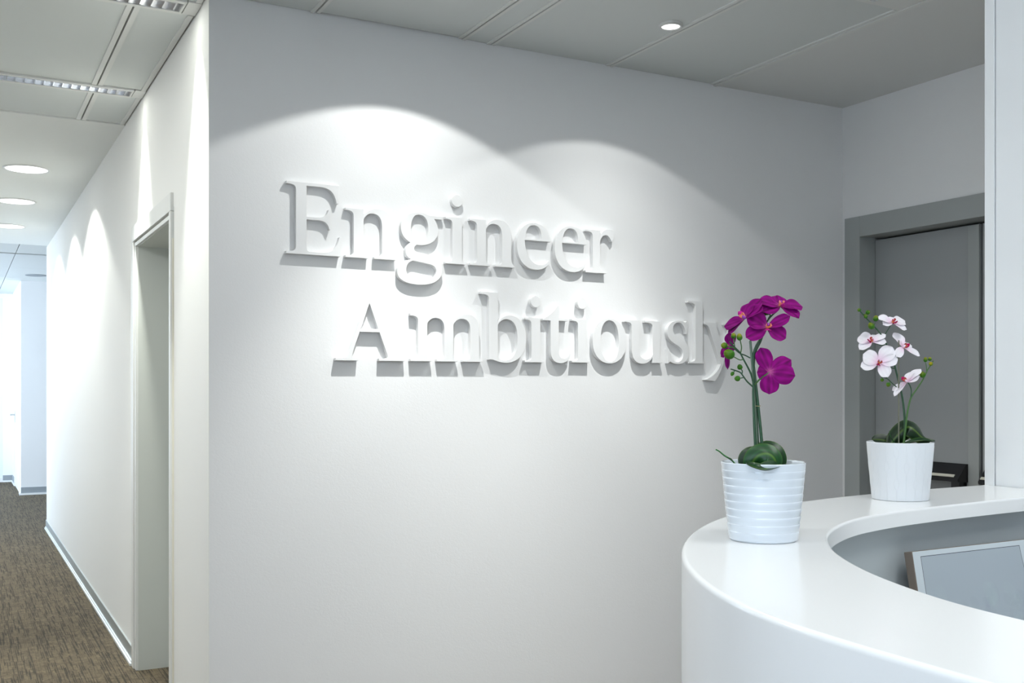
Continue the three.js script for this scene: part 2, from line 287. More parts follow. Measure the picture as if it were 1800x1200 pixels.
// ------------------------------------------------------------------ lettering (units: centimetres on the wall)
{
  const D = 0.022;
  // tiny path language: M L C Z with absolute numbers
  function paths(d) {
    const out = []; let cur; const tk = d.match(/[MLCZ]|-?[\d.]+/g); let i = 0, c;
    const n = () => parseFloat(tk[i++]) / 100;
    while (i < tk.length) {
      if (/[MLCZ]/.test(tk[i])) c = tk[i++];
      if (c === 'M') { cur = new THREE.Path(); out.push(cur); cur.moveTo(n(), n()); c = 'L'; } else if (c === 'L') cur.lineTo(n(), n());
      else if (c === 'C') cur.bezierCurveTo(n(), n(), n(), n(), n(), n()); else if (c === 'Z') cur.closePath();
    }
    return out;
  }
  function solid(d) {
    const ps = paths(d), s = new THREE.Shape(); s.curves = ps[0].curves; s.currentPoint.copy(ps[0].currentPoint); s.holes = ps.slice(1);
    const g = new THREE.ExtrudeGeometry(s, { depth: D - 0.0012, curveSegments: 18, bevelEnabled: true, bevelThickness: 0.0006, bevelSize: 0.0006, bevelOffset: -0.0006, bevelSegments: 1 }); g.translate(0, 0, 0.0007);
    return crease(g, 0.6);
  }
  const dot = (cx, cy, r) => { const k = r * 0.5523; return `M ${cx + r} ${cy} C ${cx + r} ${cy + k} ${cx + k} ${cy + r} ${cx} ${cy + r} C ${cx - k} ${cy + r} ${cx - r} ${cy + k} ${cx - r} ${cy} C ${cx - r} ${cy - k} ${cx - k} ${cy - r} ${cx} ${cy - r} C ${cx + k} ${cy - r} ${cx + r} ${cy - k} ${cx + r} ${cy} Z`; };
  // foot serif from x0 to x1 under a stem a..b, drawn left to right along the top side
  const glyph = {
    E: 'M 0 0 L 20.4 0 L 21.0 7.2 L 20.1 7.2 C 19.2 3.4 17.6 1.1 13.6 1.1 L 9.4 1.1 C 8.2 1.1 7.6 1.6 7.6 2.8 L 7.6 12.8 L 11.6 12.8 C 14.4 12.8 15.5 12.2 16.2 9.7 L 16.7 9.7 L 16.7 17.0 L 15.9 17.0 C 15.4 14.6 14.2 13.9 11.6 13.9 L 7.6 13.9 L 7.6 25.1 L 12.6 25.1 C 16.6 25.1 18.2 23.4 19.0 19.5 L 19.7 19.5 L 20.0 26.3 L 0.1 26.3 L 0.1 25.4 C 2.9 25.3 3.6 24.9 3.6 23.2 L 3.6 3.0 C 3.6 1.4 2.8 0.9 0 0.9 Z',
    n: 'M 0 0 L 9.1 0 L 9.1 0.8 C 7.7 0.9 7.2 1.3 7.2 2.4 L 7.2 14.6 C 8.0 16.2 9.2 17.0 10.7 17.0 C 13.4 17.0 14.5 15.2 14.5 12.0 L 14.5 2.4 C 14.5 1.3 14.0 0.9 12.4 0.8 L 11.4 0.8 L 11.4 0 L 20.4 0 L 20.4 0.8 C 19.2 0.9 18.7 1.3 18.7 2.4 L 18.7 12.2 C 18.7 16.6 16.6 18.9 12.7 18.9 C 10.3 18.9 8.5 17.8 7.2 15.8 L 7.2 18.4 L 0 18.4 L 0 17.6 C 2.4 17.5 3.2 17.0 3.2 15.4 L 3.2 2.4 C 3.2 1.3 2.6 0.9 1.2 0.8 L 0 0.8 Z',
    i: 'M 0 0 L 9.0 0 L 9.0 0.8 C 7.7 0.9 7.2 1.3 7.2 2.4 L 7.2 18.3 L 0 18.3 L 0 17.5 C 2.3 17.4 3.0 17.0 3.0 15.4 L 3.0 2.4 C 3.0 1.3 2.5 0.9 1.2 0.8 L 0 0.8 Z',
    g: 'M 19.2 18.2 L 13.6 18.1 C 12.4 18.7 10.9 19.0 9.3 19.0 C 4.6 19.0 1.5 16.3 1.5 12.8 C 1.5 10.3 2.9 8.3 5.4 7.2 C 4.2 6.3 3.4 5.2 3.4 3.9 C 3.4 2.5 4.2 1.4 5.6 0.8 C 2.0 0.0 0 -1.8 0 -4.3 C 0 -7.2 3.4 -8.9 9.2 -8.9 C 15.0 -8.9 18.9 -6.6 18.9 -2.7 C 18.9 0.6 16.6 2.4 12.6 3.0 L 8.8 3.5 C 7.6 3.7 7.0 4.2 7.0 4.9 C 7.0 5.6 7.5 6.2 8.3 6.5 L 9.3 6.4 C 14.2 6.4 17.1 9.0 17.1 12.6 C 17.1 14.3 16.5 15.8 15.4 16.9 L 18.8 16.9 Z M 9.2 18.1 C 11.6 18.1 12.9 16.2 12.9 12.8 C 12.9 9.3 11.6 7.3 9.2 7.3 C 6.9 7.3 5.7 9.2 5.7 12.7 C 5.7 16.1 6.9 18.1 9.2 18.1 Z M 6.6 0.3 L 13.2 -0.7 C 15.4 -1.1 16.4 -2.0 16.4 -3.5 C 16.4 -5.8 14.2 -7.2 9.8 -7.2 C 5.9 -7.2 3.7 -5.7 3.7 -3.3 C 3.7 -1.6 4.7 -0.3 6.6 0.3 Z',
    e: 'M 15.7 11.6 C 15.5 16.2 12.6 18.9 8.1 18.9 C 3.2 18.9 0 14.9 0 9.2 C 0 3.5 3.5 -0.3 8.9 -0.3 C 11.8 -0.3 14.0 0.9 15.5 3.2 L 14.9 3.8 C 13.7 2.4 12.4 1.8 10.8 1.8 C 6.6 1.8 3.8 5.4 3.6 11.6 Z M 3.8 12.3 C 4.1 15.8 5.5 17.9 7.9 17.9 C 10.3 17.9 11.5 16.0 11.5 12.3 Z',
    r: 'M 0 0 L 10.5 0 L 10.5 0.8 C 8.0 0.9 7.3 1.3 7.3 2.8 L 7.3 13.6 C 8.0 15.4 9.0 16.3 10.3 16.3 C 11.6 16.3 12.2 15.4 13.2 13.7 L 14.4 15.0 L 14.4 18.6 C 13.6 18.9 12.8 19.0 12.0 19.0 C 9.9 19.0 8.3 17.9 7.3 15.7 L 7.3 18.2 L 0 18.2 L 0 17.4 C 2.8 17.3 3.6 16.9 3.6 15.2 L 3.6 2.6 C 3.6 1.3 2.8 0.9 0 0.8 Z',
    A: 'M 0 0 L 9.0 0 L 9.0 0.9 C 6.9 0.9 6.1 1.4 6.6 2.9 L 9.4 10.8 L 17.3 10.8 L 20.4 2.6 C 20.9 1.3 20.4 0.9 18.6 0.9 L 17.1 0.9 L 17.1 0 L 27.8 0 L 27.8 0.9 C 26.0 0.9 25.3 1.3 24.6 3.2 L 16.0 26.4 L 13.7 26.4 L 5.2 3.2 C 4.5 1.3 3.6 0.9 1.4 0.9 L 0 0.9 Z M 9.9 12.1 L 13.3 21.7 L 16.8 12.1 Z',
    m: 'M 0 0 L 9.0 0 L 9.0 0.8 C 7.6 0.9 7.1 1.3 7.1 2.4 L 7.1 14.6 C 7.9 16.2 9.2 16.9 10.7 16.9 C 13.2 16.9 14.4 15.4 14.4 12.2 L 14.4 2.4 C 14.4 1.3 13.9 0.9 12.4 0.8 L 11.2 0.8 L 11.2 0 L 20.0 0 L 20.0 0.8 C 18.8 0.9 18.3 1.3 18.3 2.4 L 18.3 14.4 C 19.1 16.1 20.4 16.9 22.0 16.9 C 24.6 16.9 25.7 15.4 25.7 12.2 L 25.7 2.4 C 25.7 1.3 25.2 0.9 23.7 0.8 L 22.3 0.8 L 22.3 0 L 31.0 0 L 31.0 0.8 C 30.1 0.9 29.6 1.3 29.6 2.4 L 29.6 12.6 C 29.6 16.6 27.8 18.9 24.2 18.9 C 21.5 18.9 19.5 17.7 18.0 15.3 C 17.3 17.7 15.5 18.9 12.9 18.9 C 10.4 18.9 8.5 17.8 7.1 15.6 L 7.1 18.4 L 0 18.4 L 0 17.6 C 2.4 17.5 3.2 17.0 3.2 15.4 L 3.2 2.4 C 3.2 1.3 2.6 0.9 1.2 0.8 L 0 0.8 Z',
    b: 'M 3.8 0.9 L 3.8 25.2 C 3.8 26.6 3.0 27.1 0 27.2 L 0 28.0 L 7.8 28.0 L 7.8 15.8 C 9.1 17.9 11.0 19.0 13.3 19.0 C 17.8 19.0 20.9 15.2 20.9 9.8 C 20.9 3.8 17.2 -0.3 11.4 -0.3 C 9.4 -0.3 7.4 0.3 5.7 0.9 C 5.0 1.0 4.4 1.0 3.8 0.9 Z M 7.8 3.2 C 8.2 1.6 9.2 0.7 10.9 0.7 C 14.6 0.7 16.8 4.0 16.8 9.6 C 16.8 14.6 15.0 17.3 11.8 17.3 C 10.0 17.3 8.7 16.5 7.8 14.9 Z',
    t: 'M 0 17.3 L 3.7 17.3 L 3.7 5.0 C 3.7 1.6 5.4 -0.3 8.7 -0.3 C 10.8 -0.3 12.4 0.8 13.6 3.2 L 13.0 3.9 C 12.2 2.4 11.3 1.8 10.2 1.8 C 8.4 1.8 7.7 2.9 7.7 5.2 L 7.7 17.3 L 12.1 17.3 L 12.1 18.4 L 7.7 18.4 L 7.7 23.7 L 7.0 23.5 C 5.4 21.3 3.2 19.2 0 18.0 Z',
    o: 'M 8.7 19.0 C 3.5 19.0 0 15.1 0 9.4 C 0 3.7 3.5 -0.3 8.7 -0.3 C 14.0 -0.3 17.5 3.7 17.5 9.5 C 17.5 15.1 14.0 19.0 8.7 19.0 Z M 8.6 18.1 C 11.7 18.1 13.4 14.9 13.4 9.2 C 13.4 3.7 11.8 0.6 9.0 0.6 C 5.9 0.6 4.2 3.9 4.2 9.6 C 4.2 15.1 5.8 18.1 8.6 18.1 Z',
    u: 'M 0 18.5 L 0 17.7 C 2.9 17.6 3.8 17.2 3.8 15.6 L 3.8 6.0 C 3.8 1.8 5.9 -0.3 9.6 -0.3 C 11.8 -0.3 13.6 0.7 14.9 2.6 L 14.9 0.1 L 20.1 0.1 L 20.1 0.9 C 19.2 1.0 18.9 1.4 18.9 2.6 L 18.9 18.5 L 10.8 18.5 L 10.8 17.7 C 14.0 17.6 14.9 17.2 14.9 15.6 L 14.9 3.7 C 14.0 2.3 12.9 1.7 11.4 1.7 C 9.0 1.7 7.8 3.2 7.8 6.2 L 7.8 18.5 Z',
    s: 'M 10.7 19.0 L 10.0 18.2 C 8.9 18.7 7.8 19.0 6.5 19.0 C 2.6 19.0 0 16.9 0 13.9 C 0 11.4 1.5 9.8 4.9 8.3 C 7.5 7.1 8.8 6.0 8.8 4.2 C 8.8 2.1 7.5 0.6 5.6 0.6 C 3.4 0.6 1.9 2.4 1.1 6.2 L 0.3 6.2 L 0.3 0.0 L 0.8 0.0 L 1.6 0.8 C 3.0 0.0 4.3 -0.3 6.0 -0.3 C 9.8 -0.3 12.2 2.0 12.2 5.3 C 12.2 8.0 10.7 9.6 7.4 11.1 C 4.4 12.4 3.2 13.4 3.2 15.2 C 3.2 16.9 4.4 18.1 6.2 18.1 C 8.3 18.1 9.7 16.6 10.4 13.2 L 11.1 13.2 L 11.1 19.0 Z',
    l: 'M 0.3 0 L 9.4 0 L 9.4 0.8 C 8.7 0.9 8.4 1.3 8.4 2.4 L 8.4 28.0 L 0 28.0 L 0 27.2 C 3.2 27.1 4.2 26.7 4.2 25.0 L 4.2 2.4 C 4.2 1.3 3.4 0.9 1.6 0.8 L 0.3 0.8 Z',
    y: 'M 0 18.5 L 0 17.7 C 1.9 17.6 2.8 17.0 3.6 14.9 L 9.8 -0.2 C 8.4 -3.6 5.2 -6.2 0.8 -7.4 L 6.4 -8.0 C 8.6 -6.2 10.0 -3.4 11.2 -0.6 L 16.4 14.6 C 17.2 16.8 17.8 17.6 19.4 17.7 L 19.4 18.5 L 12.0 18.5 L 12.0 17.7 C 14.6 17.6 15.3 17.0 14.6 14.8 L 11.8 5.4 L 8.2 14.8 C 7.4 17.0 7.6 17.6 8.7 17.7 L 8.7 18.5 Z',
  };
  const place = { n: 0, i: 0, e: 0 };
  const say = {
    E: 'white raised capital letter E that begins the upper line', n: ['white raised letter n beside the capital E', 'white raised letter n between the i and the double e'],
    g: 'white raised letter g with its loop below the upper line', i: ['white raised letter i after the g in the upper line', 'white raised letter i between the b and the t', 'white raised letter i between the t and the o'],
    e: ['white raised letter e following the second n, first of the pair', 'white raised letter e just before the r, second of the pair'], r: 'white raised letter r that ends the upper line',
    A: 'white raised capital letter A that begins the lower line', m: 'white raised letter m with three stems after the A', b: 'white raised letter b with tall stem after the m', t: 'white raised letter t between two letters i',
    o: 'white raised round letter o in the lower line', u: 'white raised letter u between the o and the s', s: 'white raised letter s before the tall l', l: 'white raised tall letter l beside the y', y: 'white raised letter y partly hidden behind the purple orchid',
  };
  const proto = {};
  const dotAt = [5.1, 24.9, 2.35];
  function put(ch, x, y) {
    const s = say[ch], label = Array.isArray(s) ? s[place[ch]++] : s;
    let o;
    if (proto[ch]) { o = proto[ch].clone(); o.name = numbered('wall_letter'); scene.add(o); o.userData = { ...proto[ch].userData, label }; }
    else if (ch === 'i') { o = thing('wall_letter', label, 'letter', [0, 0, 0], 0, 'raised letters of the wall sign'); part('stem', solid(glyph.i), M.letter, o); part('dot', solid(dot(...dotAt)), M.letter, o); }
    else { o = part(numbered('wall_letter'), solid(glyph[ch]), M.letter, scene); o.userData = { label, category: 'letter', group: 'raised letters of the wall sign' }; }
    proto[ch] ??= o; o.position.set(x / 100, y / 100, 0);
  }
  for (const [ch, x] of [['E', 26.8], ['n', 49.2], ['g', 69.9], ['i', 90.15], ['n', 100.74], ['e', 122.1], ['e', 139.9], ['r', 155.05]]) put(ch, x, 187.6);
  [['A', 45.4], ['m', 75.3], ['b', 105.5], ['i', 125.8], ['t', 134.2], ['i', 148.3], ['o', 158.5], ['u', 174.9], ['s', 197.7], ['l', 209.2], ['y', 218.1]].forEach(([ch, x], k) => put(ch, x, 149.1 + 0.08 * k));
}

// ------------------------------------------------------------------ lamps
function disc(r, y, h) { const g = new THREE.CylinderGeometry(r, r, h, 40); g.translate(0, y, 0); return g; }
function ringGeo(r0, r1, h) { const pts = [[r0, 0.004], [r0 + 0.002, -h], [r1 - 0.002, -h * 0.8], [r1, 0.004]].map(([x, y]) => new THREE.Vector2(x, y)); return new THREE.LatheGeometry(pts, 48); }
[[0.675, 0.49, 'small round recessed spotlight above the capital E, outside the picture'], [1.612, 0.526, 'small round recessed spotlight glowing in the ceiling above the lettering']].forEach(([x, z, label], i) => {
  const t = thing('recessed_spotlight', label, 'light', [x, H, z]);
  part('trim_ring', ringGeo(0.034, 0.046, 0.006), M.ring, t); part('lens', disc(0.0345, -0.001, 0.003), M.glow, t);
  // one reflector lamp: a weak wide rim, a body and a strong core, all from the same face
  spot(t, [0, -0.006, 0], [0, -1, 0], LAMP_CD[i][0], COOL, 1.042, 0.06, 0.4);
  spot(t, [0, -0.006, 0], [0, -1, 0], LAMP_CD[i][1], COOL, 0.98, 1, 0.4);
  spot(t, [0, -0.006, 0], [0, -1, 0], LAMP_CD[i][2], COOL, 0.62, 1, 0.4);
});
{
  const t = thing('recessed_spotlight', 'small round recessed spotlight left of the counter, outside the picture', 'light', [-1.0, H, 2.5]);
  part('trim_ring', ringGeo(0.034, 0.046, 0.006), M.ring, t); part('lens', disc(0.0345, -0.001, 0.003), M.glow, t);
  spot(t, [0, -0.006, 0], [1.4, -1.58, -0.1], COUNTER_CD, NEUTRAL, 0.55, 1, 1.2);
}
[[-0.392, -3.47, 'nearest of the round downlights in the corridor ceiling'], [-0.392, -4.74, 'middle one of the round downlights in the corridor ceiling'], [-0.392, -6.06, 'farthest of the round downlights in the corridor ceiling']].forEach(([x, z, label]) => {
  const t = thing('corridor_downlight', label, 'light', [x, H, z], 0, 'round downlights along the corridor');
  part('trim_ring', ringGeo(0.122, 0.138, 0.005), M.white, t); part('lens', disc(0.1225, -0.0005, 0.003), M.glow, t);
  spot(t, [0, -0.006, 0], [0, -1, 0], CORRIDOR_CD, WARM, 1.097, 0.12, 4);
});
for (const [x, z, label, L0] of [[-0.655, -0.168, 'nearer of the slim louvred luminaires, at the top of the picture', SLOT_L], [-0.655, -1.4075, 'farther of the slim louvred luminaires, across the corridor ceiling', SLOT_L], [1.51, 1.118, 'slim louvred luminaire in the reception ceiling just above the picture', ROOM_L[0]], [0.28, 1.118, 'slim louvred luminaire in the reception ceiling near the corridor corner, above the picture', ROOM_L[1]]]) {
  const t = thing('louvre_luminaire', label, 'light', [x, H, z], 0, 'slim louvred luminaires'), L = 0.6;
  part('frame', [box(-L, L, -0.003, 0.02, 0.0445, 0.066), box(-L, L, -0.003, 0.02, -0.066, -0.0445), box(L - 0.008, L - 0.0002, -0.003, 0.02, -0.0445, 0.0445), box(-L + 0.0002, -L + 0.008, -0.003, 0.02, -0.0445, 0.0445)], M.flange, t);
  const side = (s) => { const pts = []; for (let k = 0; k <= 8; k++) { const a = k / 8; pts.push(new THREE.Vector2(s * (0.044 - 0.016 * a * a), 0.05 * a)); } const P = [], ix = []; pts.forEach((p, k) => { P.push(-L, p.y, p.x, L, p.y, p.x); if (k) { const b = 2 * k - 2; ix.push(b, b + 1, b + 2, b + 2, b + 1, b + 3); } }); const g = new THREE.BufferGeometry(); g.setAttribute('position', new THREE.Float32BufferAttribute(P, 3)); g.setIndex(ix); g.computeVertexNormals(); return g; };
  const refl = M.reflector.clone(); refl.side = THREE.DoubleSide;
  part('side_reflector', side(1), refl, t); part('side_reflector', side(-1), refl, t);
  const bg = (() => { const s = new THREE.Shape(); s.moveTo(-0.0025, 0); s.quadraticCurveTo(-0.0022, 0.02, -0.0006, 0.038); s.lineTo(0.0006, 0.038); s.quadraticCurveTo(0.0022, 0.02, 0.0025, 0); s.closePath(); const g = new THREE.ExtrudeGeometry(s, { depth: 0.084, bevelEnabled: false }); g.translate(0, 0, -0.042); return g; })();
  for (let k = 0; k < 30; k++) { const b = part('louvre_blade', bg, M.reflector, t); b.position.x = L - 0.03 - k * 0.0385; }
  part('housing', [box(-L, L, 0.1, 0.105, -0.066, 0.066), box(-L, L, 0.02, 0.1, 0.06, 0.066), box(-L, L, 0.02, 0.1, -0.066, -0.06), box(L, L + 0.004, 0.02, 0.1, -0.066, 0.066), box(-L - 0.004, -L, 0.02, 0.1, -0.066, 0.066)], M.white, t);
  const tb = new THREE.CylinderGeometry(0.008, 0.008, 1.15, 16); tb.rotateZ(Math.PI / 2); tb.translate(0, 0.075, 0); part('tube', tb, M.tube, t);
  area(t, [0, -0.004, 0], 1.15, 0.06, L0, x > 0 ? NEUTRAL : WARM);
  if (x > 0) continue;
  spot(t, [0.575, -0.004, 0], [0.575, -1, 0], SLOT_CD, WARM, 0.44, 0.4, 1.5);
}
// office luminaires on the ceiling behind the viewer and on the window side
[[-1.3, 5.2, 13.6, 'flat square ceiling luminaire on the left behind the viewer'], [0.8, 3.35, 14.5, 'flat square ceiling luminaire above the desk inside the curved counter'], [-0.55, 3.5, 9, 'flat square ceiling luminaire above the near side of the counter'],
  [-1.75, -3.6, 7, 'flat square ceiling luminaire on the window side of the corridor'], [-1.75, -6.0, 10, 'farther flat square ceiling luminaire on the window side of the corridor'], [-1.75, -0.75, 31, 'flat square ceiling luminaire where corridor and reception meet'], [2.3, 3.4, 13.5, 'flat square ceiling luminaire over the back office']].forEach(([x, z, L, label]) => {
  const t = thing('ceiling_luminaire', label, 'light', [x, H, z]);
  part('frame', [box(-0.3, 0.3, -0.012, 0, -0.3, -0.27), box(-0.3, 0.3, -0.012, 0, 0.27, 0.3), box(-0.3, -0.27, -0.012, 0, -0.27, 0.27), box(0.27, 0.3, -0.012, 0, -0.27, 0.27)], M.white, t);
  part('diffuser', box(-0.27, 0.27, -0.008, -0.002, -0.27, 0.27), M.glow, t);
  area(t, [0, -0.013, 0], 0.54, 0.54, L, NEUTRAL);
});
{
  const s = thing('ceiling_speaker', 'round grey disc in the ceiling at the far end of the corridor', 'speaker', [0.076, H, -10.2]);
  part('grille', disc(0.11, 0.0, 0.004), M.grey, s); part('rim', ringGeo(0.108, 0.12, 0.003), M.grey, s);
}
// ------------------------------------------------------------------ orchids in pots (local axes: x to the viewer's right, y up, z towards the viewer; centimetres)
{
  const C = 0.01;
  const vary = (c, o) => new THREE.MeshPhysicalMaterial({ color: c, roughness: 0.5, side: THREE.DoubleSide, ...o });
  const petalMat = vary(0xffffff, { vertexColors: true, roughness: 0.7, specularIntensity: 0.25 });
  const green = vary(rgb(0.045, 0.13, 0.025), { roughness: 0.45 }), darkStem = vary(rgb(0.018, 0.07, 0.03), { roughness: 0.4 });
  const budMat = vary(0xffffff, { vertexColors: true, roughness: 0.45, specularIntensity: 0.5 });
  const stick = vary(rgb(0.13, 0.19, 0.14), { roughness: 0.6 }), paleStick = vary(rgb(0.15, 0.155, 0.11), { roughness: 0.6 });
  const leafMat = vary(0xffffff, { vertexColors: true, roughness: 0.36, specularIntensity: 0.7 });
  const wire = vary(rgb(0.5, 0.42, 0.22), { roughness: 0.4, metalness: 0.6 });
  const V3 = (a) => new THREE.Vector3(...a);
  const tube = (pts, r, r2 = r) => { // tapering stalk through the given points
    const c = new THREE.CatmullRomCurve3(pts.map((p) => V3(p).multiplyScalar(C)), false, 'centripetal'), n = Math.max(10, pts.length * 7), g = new THREE.TubeGeometry(c, n, 1, 8, false), p = g.attributes.position;
    for (let i = 0; i <= n; i++) { const o = c.getPointAt(i / n), w = (r + (r2 - r) * i / n) * C; for (let j = 0; j <= 8; j++) { const k = i * 9 + j; p.setXYZ(k, o.x + (p.getX(k) - o.x) * w, o.y + (p.getY(k) - o.y) * w, o.z + (p.getZ(k) - o.z) * w); } }
    const e = new THREE.SphereGeometry(r2 * C, 8, 6); e.translate(...c.getPointAt(1).toArray()); return mergeGeometries([g.toNonIndexed(), e.toNonIndexed()]);
  };
  const bud = ([x, y, z], r, dir = [0, 1, 0], tone = 0, long = 1.2) => { // pointed bud, yellower towards its tip
    const g = new THREE.SphereGeometry(1, 18, 14), p = g.attributes.position, cols = [];
    for (let i = 0; i < p.count; i++) {
      const t = p.getY(i), w = 1 - 0.12 * t - 0.1 * Math.max(0, t) ** 3; p.setXYZ(i, p.getX(i) * r * w * C, t * r * long * C, p.getZ(i) * r * w * C);
      const k = Math.max(0, Math.min(1, (t + 0.2) * 0.9)) * (0.35 + tone); cols.push(0.026 + 0.24 * k, 0.125 + 0.12 * k, 0.004);
    }
    g.setAttribute('color', new THREE.Float32BufferAttribute(cols, 3)); g.computeVertexNormals();
    g.applyQuaternion(new THREE.Quaternion().setFromUnitVectors(new THREE.Vector3(0, 1, 0), V3(dir).normalize())); g.translate(x * C, y * C, z * C); return g;
  };
  // one petal lying in the xy plane, growing along +x: a closed shell 0.4 mm thick with a cup, a bend and a ruffle
  function petal(L, W, { cup = 0.25, bend = 0.2, ruffle = 0.06, shape = 0.6, tint, seed = 0 }) {
    const nu = 18, nv = 10, P = [], cols = [], ix = [], side = (nu + 1) * (nv + 1);
    for (const s of [1, -1]) for (let i = 0; i <= nu; i++) for (let j = 0; j <= nv; j++) {
      const u = Math.sin(i / nu * Math.PI / 2), v = j / nv * 2 - 1, pk = shape, w = W / 2 * (u > pk ? Math.max(0.02, 1 - ((u - pk) / (1 - pk)) ** 2.8) ** 0.45 : 0.14 + 0.86 * Math.sin(Math.PI / 2 * u / pk) ** 1.15);
      const x = u * L * (1 - 0.05 * v * v), y = v * w, z = cup * W * v * v * Math.sin(u * Math.PI * 0.9) - bend * L * u * u + ruffle * W * Math.sin(u * 7 + v * 3 + seed) * u * Math.abs(v) + s * 0.02 * Math.cos(v * 1.5);
      P.push(x * C, y * C, z * C); cols.push(...tint(u, v, Math.sin(v * 21 + Math.sin(u * 5) * 0.6)));
    }
    for (const s of [0, 1]) for (let i = 0; i < nu; i++) for (let j = 0; j < nv; j++) { const a = s * side + i * (nv + 1) + j, b = a + nv + 1; s ? ix.push(a, a + 1, b, b, a + 1, b + 1) : ix.push(a, b, a + 1, b, b + 1, a + 1); }
    const g = new THREE.BufferGeometry(); g.setAttribute('position', new THREE.Float32BufferAttribute(P, 3)); g.setAttribute('color', new THREE.Float32BufferAttribute(cols, 3)); g.setIndex(ix); g.computeVertexNormals(); return g;
  }
  const flat = (r, g, b) => () => [r, g, b];
  const purple = (u, v, k) => { const d = 0.8 + 0.2 * k + 0.08 * Math.sin(u * 13 + v * 4) - 0.25 * Math.exp(-v * v * 200) * (u > 0.2 ? 1 : 0), p = Math.max(0, 1 - u * 5); return [(0.23 + 0.27 * p) * d, (0.001 + 0.1 * p) * d, (0.165 + 0.13 * p) * d]; };
  const blush = (u, v, k) => { const p = Math.max(0, 1 - u * 1.7) ** 1.3, d = 0.97 + 0.03 * k; return [(0.82 - 0.02 * p) * d, (0.78 - 0.27 * p) * d, (0.82 - 0.12 * p) * d]; };
  const K = { purple: { tint: purple, lobe: flat(0.55, 0.025, 0.3), side: (u) => [0.85, 0.28 + 0.2 * (1 - u), 0.16 + 0.1 * u], throat: flat(0.85, 0.5, 0.1), column: flat(0.3, 0.06, 0.42) }, white: { tint: blush, lobe: flat(0.4, 0.01, 0.09), side: (u) => [0.5 + 0.3 * (1 - u), 0.05 + 0.3 * (1 - u), 0.1], throat: flat(0.8, 0.33, 0.1), column: flat(0.8, 0.62, 0.76) } };
  let nth = 0;
  // bloom at p, facing n; each petal is [angle on the face as seen by the viewer, length, width, lift]
  function bloom(root, kind, p, n, petals, lipAngle, scale = 1) {
    const k = K[kind], N = V3(n).normalize(), X = new THREE.Vector3(1, 0, 0); let U = X.clone().addScaledVector(N, -X.dot(N));
    if (U.length() < 0.3) U = new THREE.Vector3(0, 0, -Math.sign(N.x)).addScaledVector(N, Math.sign(N.x) * N.z);
    U.normalize(); let Vv = new THREE.Vector3().crossVectors(N, U); if (Vv.y < 0) Vv.negate();
    const o = new THREE.Group(); o.name = 'bloom'; o.position.set(p[0] * C, p[1] * C, p[2] * C); root.add(o);
    const place = (g, deg, lift) => { // turn a petal drawn along +x, face +z, onto the bloom
      const a = deg * Math.PI / 180, dir = U.clone().multiplyScalar(Math.cos(a)).addScaledVector(Vv, Math.sin(a)), x = dir.clone().multiplyScalar(Math.cos(lift)).addScaledVector(N, Math.sin(lift)).normalize(), y = new THREE.Vector3().crossVectors(N, x).normalize(), z = new THREE.Vector3().crossVectors(x, y);
      g.applyMatrix4(new THREE.Matrix4().makeBasis(x, y, z)); return g;
    };
    petals.forEach(([deg, L, W, lift = 0.12], i) => part('petal', place(petal(L * scale, W * scale * (kind === 'purple' ? 1.18 : 1.1), { tint: k.tint, seed: nth++, shape: W / L > 0.6 ? 0.56 : 0.6, bend: 0.07, cup: 0.06 + 0.05 * (nth % 3) }), deg, lift), petalMat, o));
    const lip = [place(petal(1.5 * scale, 0.85 * scale, { tint: k.lobe, cup: -0.4, bend: -0.25, ruffle: 0.1 }), lipAngle, 0.75)];
    for (const s of [-1, 1]) lip.push(place(petal(1.05 * scale, 0.7 * scale, { tint: k.side, cup: 0.5, bend: -0.5, ruffle: 0 }), lipAngle + s * 75, 0.7));
    part('lip', lip, petalMat, o);
    const knob = (r, len, t) => { const g = new THREE.SphereGeometry(r * C, 12, 10); g.scale(1, 1, len); const c = []; for (let i = 0; i < g.attributes.position.count; i++) c.push(...t()); g.setAttribute('color', new THREE.Float32BufferAttribute(c, 3)); return g; };
    const q = new THREE.Quaternion().setFromUnitVectors(new THREE.Vector3(0, 0, 1), N);
    const up = U.clone().multiplyScalar(Math.cos((lipAngle + 180) * Math.PI / 180)).addScaledVector(Vv, Math.sin((lipAngle + 180) * Math.PI / 180));
    const col = knob(0.27 * scale, 1.7, k.column); col.applyQuaternion(q); col.translate(...up.clone().multiplyScalar(0.22 * C).addScaledVector(N, 0.5 * C).toArray()); part('column', col, petalMat, o);
    const th = knob(0.3 * scale, 1, k.throat); th.translate(...N.clone().multiplyScalar(0.3 * C).toArray()); part('throat', th, petalMat, o);
  }
